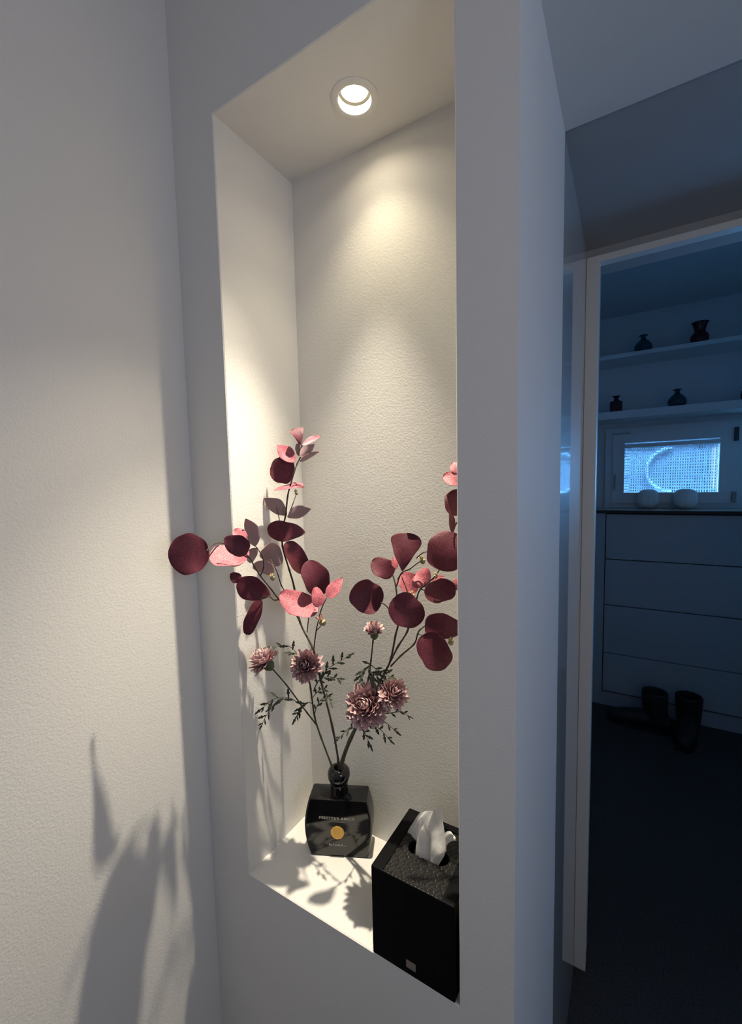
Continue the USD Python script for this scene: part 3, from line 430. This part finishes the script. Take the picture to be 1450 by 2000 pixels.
# ------------------------------------------------------------------ artificial eucalyptus branches
def width_profile(s, kind):
    r = np.sqrt(np.clip(1 - (2 * s - 1) ** 2, 0, 1))
    if kind == 'r': return np.sqrt(np.clip(1 - (2 * s ** 0.92 - 1) ** 2, 0, 1)) ** 0.88
    if kind == 'o': return np.sqrt(np.clip(1 - (2 * s ** 1.45 - 1) ** 2, 0, 1))
    if kind == 'v': return np.sqrt(np.clip(1 - (2 * s ** 0.72 - 1) ** 2, 0, 1))
    if kind == 'e': return r ** 0.7
    if kind == 'p': return np.clip(np.sin(math.pi * s ** 0.8), 0, 1) ** 0.85
    if kind == 'f': return np.clip(s, 0, 1) ** 0.8 * np.sqrt(np.clip(1 - np.clip((s - 0.72) / 0.28, 0, 1) ** 2.2, 0, 1)) * 1.12
def euc_leaf(spec, origin, seed):
    B, Tp, H, N, kind, under, fold, bend = spec[:8]
    B, Tp, H, N = (np.array(x, float) for x in (B, Tp, H, N))
    rr = np.random.default_rng(seed)
    ns, nc = 19, 11
    s = (1 - np.cos(np.linspace(0, math.pi, ns))) / 2; c = np.linspace(-1, 1, nc)
    w = np.maximum(width_profile(s, kind), 0.02)
    L = np.linalg.norm(Tp - B); hw = np.linalg.norm(H)
    ph = rr.uniform(0, 6.28, 3)
    wob = 1 + 0.06 * np.sin(7 * s + ph[0]) + 0.03 * np.sin(15 * s + ph[2]); wob2 = 1 + 0.06 * np.sin(6 * s + ph[1]) + 0.03 * np.sin(13 * s + ph[0])
    G = np.zeros((ns, nc, 3))
    for j, cj in enumerate(c):
        ww = w * (wob if cj > 0 else wob2)
        lift = fold * hw * np.abs(cj) ** 1.5 * w + bend * L * (np.sin(math.pi * s) - 0.4) + 0.10 * hw * np.sin(4 * s + ph[2]) * cj * np.abs(cj) + 0.05 * hw * np.sin(9 * s + ph[1]) * np.abs(cj) ** 2
        G[:, j] = B + np.outer(s, Tp - B) + np.outer(ww * cj, H) + np.outer(lift, N)
    m, side = shell(G - origin, np.broadcast_to(N, G.shape), 0.0009)
    return m, side
def petal(d, tan, R, curl, seed, wid):
    rr = np.random.default_rng(seed)
    side = np.cross(d, tan); side /= np.linalg.norm(side)
    ns, nc = 7, 3
    G = np.zeros((ns, nc, 3)); Nn = np.zeros((ns, nc, 3))
    for i, s in enumerate(np.linspace(0, 1, ns)):
        c = d * (0.22 + 0.78 * s) * R + tan * (curl * R * (s ** 2 - 0.25 * s))
        w = wid * R * (0.35 + 0.65 * math.sin(math.pi * min(s * 0.85 + 0.1, 1)) ) * (1 - 0.55 * max(0, s - 0.78) / 0.22)
        for j, q in enumerate((-1, 0, 1)):
            G[i, j] = c + side * w * q + tan * (abs(q) * 0.62 * w)
            Nn[i, j] = tan
    m, _ = shell(G, Nn, 0.0006)
    sv = np.tile(np.repeat(np.linspace(0, 1, ns), nc), 2)
    return m, sv
def branch(label, stems, leaves, buds, root, seed):
    root = np.array(root, float)
    t = thing('eucalyptus_branch', root, label=label, category='artificial branch', group='artificial branches in the black bottle')
    st = obj('stem', tube(np.array(stems[0][0]) - root, stems[0][1] * S * 1.3, 0.55, jitter=0.04, seed=seed), 'stem', t, smooth=60)
    for k, (pts, r) in enumerate(stems[1:]):
        obj('twig', tube(np.array(pts) - root, r * S * 1.15, 0.6, 7, 4, 0.04, seed + k), 'stem', t, smooth=60)
    for k, sp in enumerate(leaves):
        m, side = euc_leaf(sp, root, seed * 100 + k)
        l = obj('leaf', m, 'euc_lit' if sp[8] else 'euc', t, smooth=True, side=side, label='upturned leaf coloured pink as lit by the lamp' if sp[8] else None)
    for k, (c, r) in enumerate(buds):
        rr = np.random.default_rng(seed * 50 + k)
        ax = np.array([rr.uniform(-.5, .5), rr.uniform(-.7, .1), 1.0]); ax /= np.linalg.norm(ax)
        e1 = np.cross(ax, (0.2, 0.9, 0.3)); e1 /= np.linalg.norm(e1); e2 = np.cross(ax, e1)
        cup = lathe([(0.0, -0.85 * r), (0.3 * r, -0.75 * r), (0.55 * r, -0.35 * r), (0.58 * r, -0.05 * r), (0.3 * r, 0.1 * r), (0.0, 0.1 * r)], 12)
        Mx = np.eye(4); Mx[:3, 0], Mx[:3, 1], Mx[:3, 2] = e1, e2, ax; Mx[:3, 3] = np.array(c) - root
        cup.apply_transform(Mx)
        b = obj('bud', cup, 'bud', t, smooth=40)
        ms = []
        for q in range(11):
            ph, th = q * 2.39996, 0.25 + 0.75 * (q / 10)
            d = math.sin(th) * (math.cos(ph) * e1 + math.sin(ph) * e2) + math.cos(th) * ax
            tn = ax - d * (ax @ d); tn /= np.linalg.norm(tn)
            m, sv = petal(d, tn, r * rr.uniform(0.85, 1.15), 0.2, q, 0.17); m.apply_translation(np.array(c) - root); ms.append(m)
        obj('bud_petals', trimesh.util.concatenate(ms), 'bud_pink' if r > 0.0125 else 'bud_tip', b, smooth=True)
    return t
branch('left artificial eucalyptus branch with maroon leaves, some in lamp-lit pink, reaching out of the niche', LS, LB, LBUD, LS[0][0][0], 3)
branch('right artificial eucalyptus branch with wine-red leaves, partly hidden by the niche edge', RS, RB, RBUD, RS[0][0][0], 5)

# ------------------------------------------------------------------ chrysanthemum sprays
def blossom(t, spec, root):
    c, R, ax, npet, seed, span = spec
    c, ax = np.array(c) - root, np.array(ax, float)
    rr = np.random.default_rng(seed)
    e1 = np.cross(ax, (0.2, 0.9, 0.37)); e1 /= np.linalg.norm(e1); e2 = np.cross(ax, e1)
    cal = lathe([(0.0, -0.62 * R), (0.16 * R, -0.58 * R), (0.34 * R, -0.34 * R), (0.36 * R, -0.1 * R), (0.30 * R, 0.18 * R), (0.0, 0.26 * R)], 16)
    Mx = np.eye(4); Mx[:3, 0], Mx[:3, 1], Mx[:3, 2] = e1, e2, ax; Mx[:3, 3] = c
    cal.apply_transform(Mx)
    h = obj('blossom', cal, 'calyx', t, smooth=40)
    for k in range(npet):
        u = (k + 0.5) / npet
        th = math.acos(1 - u * span); ph = k * 2.39996 + rr.uniform(-.15, .15)
        d = math.sin(th) * (math.cos(ph) * e1 + math.sin(ph) * e2) + math.cos(th) * ax
        tn = ax - d * (ax @ d)
        if np.linalg.norm(tn) < 0.05: tn = e1 - d * (e1 @ d)
        tn /= np.linalg.norm(tn)
        L = R * (0.97 + 0.06 * (th / 1.9)) * rr.uniform(0.88, 1.08)
        m, sv = petal(d, tn, L, (0.36 if th < 0.8 else 0.24 + 0.12 * rr.uniform(-1, 1)), seed * 1000 + k, rr.uniform(0.15, 0.20))
        m.apply_translation(c)
        obj('petal', m, 'petal', h, smooth=True, side=sv)
def fern_leaf(t, spec, root, seed):
    """a feathery, toothed compound leaf along a rib"""
    pts, lob, n = spec
    P = np.array(pts, float) - root
    rr = np.random.default_rng(seed)
    cum = np.r_[0, np.cumsum(np.linalg.norm(np.diff(P, axis=0), axis=1))]; cum /= cum[-1]
    at = lambda s: np.array([np.interp(s, cum, P[:, k]) for k in range(3)])
    view = np.array([0.5, -0.82, 0.3])
    def blade(b, d, L, w):
        nrm = view + rr.normal(0, .25, 3); nrm -= d * (nrm @ d); nrm /= np.linalg.norm(nrm); sd = np.cross(d, nrm)
        out = []
        prof = ((0, .12), (.22, .5), (.34, .34), (.5, 1.0), (.62, .55), (.78, .62), (.88, .3), (1, .02))
        G = np.array([[b + d * L * s + sd * w * q * k + nrm * (0.12 * L * s * s * -0.5 + abs(q) * w * k * 0.25) for q in (-1, 0, 1)] for s, k in prof])
        return shell(G, np.broadcast_to(nrm, G.shape), 0.0006)[0]
    ms = [tube(P, 0.0011, 0.5, 5, 4)]
    for i in range(n):
        s = 0.25 + 0.72 * i / (n - 1); b = at(s); ax = at(min(1, s + .02)) - at(max(0, s - .05)); ax /= np.linalg.norm(ax)
        sd = np.cross(ax, view); sd /= np.linalg.norm(sd)
        sg = 1 if i % 2 else -1
        d = ax * 0.95 + sd * sg * 0.55 + rr.normal(0, .15, 3); d /= np.linalg.norm(d)
        L = lob * (0.75 + 0.5 * math.sin(math.pi * s)) * rr.uniform(.8, 1.15)
        ms.append(blade(b, d, L * 1.2, L * 0.21))
    ax = P[-1] - P[-2]; ax /= np.linalg.norm(ax)
    ms.append(blade(at(0.97), ax, lob * 1.6, lob * 0.20))
    obj('leaf', cat(*ms), 'green', t, smooth=30)
def spray(label, stems, flowers, ferns, seed):
    root = np.array(stems[0][0][0], float)
    t = thing('chrysanthemum_spray', root, label=label, category='artificial flowers', group='chrysanthemum sprays in the black bottle')
    for k, (pts, r) in enumerate(stems):
        obj('stem', tube(np.array(pts) - root, r * S * 1.25, 0.8, 8, 5, 0.03, seed + k), 'green_stem', t, smooth=60)
    for fl in flowers: blossom(t, fl, root)
    for k, fe in enumerate(ferns): fern_leaf(t, fe, root, seed * 10 + k)
spray('left spray with two dusky mauve chrysanthemum heads and feathery leaves', FS1, F1, FE1, 11)
spray('right spray with three pink chrysanthemum heads, two low and one raised', FS2, F2, FE2, 13)

# ------------------------------------------------------------------ far room furniture
far_plan = True
ZG = ZF / FARK
cab = thing('drawer_cabinet', W(0, 2.42, ZG), label='pale drawer cabinet under the small window in the far room', category='cabinet')
def cb(x0, x1, y0, y1, z0, z1, r=0):
    return gb(x0, x1, y0, y1, z0, z1, r).translate(tuple((-W(0, 2.42, ZG)).tolist()))
obj('body', cb(-0.125, 1.2, 2.445, YF - 0.002, -1.44, -0.2075), 'gap', cab)
obj('side_panel', cb(-0.595, -0.1325, 2.42, 2.445, ZG + 0.09, -0.2075), 'cabinet', cab)
obj('plinth', cb(-0.595, 1.2, 2.432, 2.46, ZG + 0.001, -1.447), 'cabinet', cab)
zz = (-0.212, -0.5185, -0.832, -1.166, -1.437)
for k in range(4):
    obj('drawer', cb(-0.1275, 1.195, 2.42, 2.445, zz[k + 1] + 0.003, zz[k] - 0.003, 0.002), 'cabinet', cab)
wt = thing('worktop', W(0, 2.39, -0.2065), label='dark wood worktop along the far room window', category='worktop')
ob = -W(0, 2.39, -0.2065)
obj('top', gb(-0.595, 1.2, 2.392, YF - 0.0005, -0.2065, -0.1875, 0.001).translate(tuple(ob.tolist())), 'counter', wt)
obj('front_edge', gb(-0.595, 1.2, 2.388, 2.3925, -0.2065, -0.1876, 0.001).translate(tuple(ob.tolist())), 'edge_wood', wt, label='near-black front edge')
obj('wall_shelf', gb(-0.595, 1.58, 2.5, YF - 0.0005, 0.8139, 0.841, 0.002), 'pvc', label='upper white wall shelf carrying a teal and a dark flared vase', category='shelf', group='white wall shelves of the far room')
obj('wall_shelf', gb(-0.595, 1.58, 2.5, YF - 0.0005, 0.4186, 0.469, 0.002), 'pvc', label='lower white wall shelf just above the small window', category='shelf', group='white wall shelves of the far room')
def vase(x, z, prof, m, label, square=False):
    loc = W(x, 2.565, z) + np.array([0, 0, 0.0004])
    v = thing('glass_vase', loc, label=label, category='vase', group='small glass vases on the wall shelves')
    P = np.array(prof, float) * S * FARK
    inner = [(max(r - 0.0068, 0.0015), h) for r, h in P[::-1] if h > 0.009]
    pr = [(0, 0)] + [tuple(p) for p in P] + inner + [(0, 0.009)]
    ms = lathe(pr, 40)
    if square:
        q = ms.vertices; a = np.arctan2(q[:, 1], q[:, 0]); body = np.clip((0.075 * S * FARK - q[:, 2]) / 0.01, 0, 1)
        k = 1 / np.maximum(np.abs(np.cos(a)), np.abs(np.sin(a))) ** 0.75
        q[:, :2] *= (1 + body * (k - 1) * 0.9)[:, None]; ms.vertices = q
    obj('body', ms, m, v, smooth=40)
    rt, ht = P[-1]
    obj('lip', lathe([(rt - 0.003, ht - 0.002), (rt + 0.0012, ht - 0.002), (rt + 0.0016, ht + 0.0005), (rt - 0.001, ht + 0.002), (rt - 0.0035, ht)], 40), m, v)
low = [(0.036, 0), (0.045, 0.006), (0.0525, 0.026), (0.050, 0.046), (0.036, 0.066), (0.020, 0.080), (0.015, 0.086), (0.014, 0.100), (0.018, 0.105), (0.026, 0.108)]
vase(0.057, 0.841, low, 'teal_glass', 'low teal glass vase with thin neck on the upper shelf')
vase(0.353, 0.841, [(0.040, 0), (0.046, 0.01), (0.049, 0.03), (0.047, 0.05), (0.036, 0.064), (0.029, 0.074), (0.030, 0.086), (0.037, 0.112), (0.044, 0.128)], 'red_glass', 'dark red waisted vase with wide flared mouth on the upper shelf')
vase(-0.09, 0.469, [(0.036, 0), (0.0385, 0.005), (0.0385, 0.066), (0.034, 0.074), (0.018, 0.079), (0.014, 0.083), (0.0135, 0.098), (0.022, 0.106), (0.026, 0.108)], 'red_glass', 'square dark red bottle vase on the lower shelf', True)
vase(0.250, 0.469, low, 'teal_glass', 'low teal glass vase with thin neck on the lower shelf')
vase(0.602, 0.469, [(0.030, 0), (0.038, 0.01), (0.041, 0.035), (0.036, 0.06), (0.02, 0.074), (0.015, 0.08), (0.014, 0.092), (0.024, 0.1)], 'red_glass', 'dark vase cut off by the right edge of the picture, lower shelf')
for x, r, lb in ((0.112, 0.0645, 'left round white stone ornament on the dark worktop'), (0.320, 0.0675, 'right round white stone ornament on the dark worktop')):
    s = trimesh.creation.icosphere(subdivisions=4, radius=1.0); v = s.vertices
    e = 2.6; nrm = (np.abs(v[:, 0]) ** 2 + np.abs(v[:, 1]) ** 2) ** (e / 2) + np.abs(v[:, 2]) ** e
    v = v / (nrm ** (1 / e))[:, None]
    ang = np.arctan2(v[:, 1], v[:, 0]); v[:, 2] -= 0.10 * np.exp(-(v[:, 0] ** 2 + v[:, 1] ** 2) / 0.05) * (v[:, 2] > 0)
    v *= np.array([r, r, 0.066]) * S * FARK; v *= (1 + 0.012 * np.cos(9 * ang))[:, None] * np.array([1, 1, 0]) + np.array([0, 0, 1])
    s.vertices = v + W(x, 2.655, -0.1875) + np.array([0, 0, 0.066 * S * FARK + 0.0002])
    obj('stone_ornament', s, 'stone', smooth=True, label=lb, category='ornament', group='white stone ornaments on the worktop')
# net behind the pane: real woven strips of uneven width
def strip_net(x0, x1, z0, z1, y):
    ms = []; r = np.random.default_rng(4)
    nh, nv = 19, 42
    def strip(pts, wid, axis, dy):
        pts = np.array(pts); k = len(pts); off = np.zeros(3); off[axis] = 1
        wv = np.array(wid)[:, None] * off * 0.5; th = np.array([0, 0.0006, 0])
        v = np.vstack([pts - wv - th, pts + wv - th, pts + wv + th, pts - wv + th]); f = []
        for i in range(k - 1):
            for a, b in ((0, 1), (1, 2), (2, 3), (3, 0)):
                p, q = a * k + i, b * k + i; f += [(p, q, q + 1), (p, q + 1, p + 1)]
        return trimesh.Trimesh(v, np.array(f), process=False)
    for j in range(nh):
        zc = z0 + (z1 - z0) * (j + 0.5) / nh; xs = np.linspace(x0, x1, 40)
        zz_ = zc + 0.0035 * (meshkit.noise(np.c_[xs * 9, np.full(40, j * 3.7), np.zeros(40)], 2) - 0.5) + 0.012 * (meshkit.noise(np.c_[xs * 3, np.full(40, zc * 8), np.zeros(40)], 5) - 0.5)
        wd = 0.0060 + 0.0085 * np.clip(meshkit.noise(np.c_[xs * 14, np.full(40, j * 1.3), np.zeros(40)], 8) * 2.6 - 1.45, 0, 1)
        ms.append(strip([W(x, y, z) for x, z in zip(xs, zz_)], wd * S * FARK * 1.15, 2, 0))
    for i in range(nv):
        xc = x0 + (x1 - x0) * (i + 0.5) / nv; zs_ = np.linspace(z0, z1, 24)
        xx = xc + 0.004 * (meshkit.noise(np.c_[zs_ * 12, np.full(24, i * 2.1), np.zeros(24)], 3) - 0.5)
        wd = 0.0052 + 0.0035 * meshkit.noise(np.c_[zs_ * 20, np.full(24, i * 1.7), np.zeros(24)], 6) + (0.006 if i < 5 else 0)
        ms.append(strip([W(x, y + 0.0012, z) for x, z in zip(xx, zs_)], np.array(wd) * S * FARK, 0, 0))
    return trimesh.util.concatenate(ms)
obj('insect_net', strip_net(-0.073, 0.523, -0.113, 0.278, YF + 0.15), 'net', smooth=False, label='coarse white net stretched behind the small window pane', category='net')
arc = [W(0.262 - 0.155 * math.sin(a), YF + 0.168, 0.082 + 0.157 * math.cos(a)) for a in np.linspace(0.0, math.pi, 24)]
obj('wire_ornament', tube(arc, 0.0104, 1.0, 8, 2), 'net', smooth=60, label='white half-ring wire ornament hanging inside the small window net', category='ornament')
# boots
BK = FARK
def boot(loc, rz, label, hgt, lean, k=1.22):
    b = thing('ankle_boot', loc, rz, label=label, category='boot', group='pair of black ankle boots')
    sp = lambda x, y, z, r: m3.Manifold.sphere(r * k, 24).translate((x, y, z))
    parts = [([(-0.085, 0, 0.055, 0.040), (-0.02, 0, 0.060, 0.040)]), ([(-0.02, 0, 0.06, 0.04), (0.09, 0, 0.045, 0.036)]), ([(0.09, 0, 0.045, 0.036), (0.145, 0, 0.038, 0.030)]),
             ([(-0.06, 0, 0.06, 0.045), (-0.045, 0, 0.15, 0.050)]), ([(-0.045, 0, 0.15, 0.05), (-0.045 + lean, 0, hgt - 0.02, 0.052)])]
    m = m3.Manifold()
    for a, c in parts: m = m + m3.Manifold.batch_hull([sp(*a), sp(*c)])
    m = m ^ box(np.array([-.3, -.2, 0.012]), np.array([.3, .2, hgt - 0.004]))
    m = m - m3.Manifold.cylinder(0.2, 0.050, 0.053, 32).translate((-0.045 + lean, 0, hgt - 0.09))
    tm = m.refine_to_length(0.012).to_mesh(); tm = trimesh.Trimesh(tm.vert_properties[:, :3], tm.tri_verts); trimesh.smoothing.filter_taubin(tm, iterations=6)
    tm.apply_scale(BK); obj('upper', tm, 'boot', b, smooth=50)
    so = [(-0.085, 0, .043), (-0.02, 0, .040), (0.09, 0, .043), (0.145, 0, .034)]
    cyl = lambda x, y, r: m3.Manifold.cylinder(0.018, r * k, r * k, 32).translate((x, y, 0.0005))
    sole = m3.Manifold()
    for a, c in zip(so, so[1:]): sole = sole + m3.Manifold.batch_hull([cyl(*a), cyl(*c)])
    obj('sole', sole.scale((BK, BK, BK)), 'sole', b)
    obj('heel', m3.Manifold.cylinder(0.012, 0.048, 0.052, 32).translate((-0.075, 0, 0.0005)).scale((BK, BK, BK)), 'sole', b)
boot(W(0.116, 2.245, ZG), 180, 'left black ankle boot standing side-on before the far cabinet, toe to the left', 0.225, 0.0)
boot(W(0.334, 2.25, ZG), -100, 'right black ankle boot standing before the far cabinet, toe to the viewer', 0.218, 0.004)
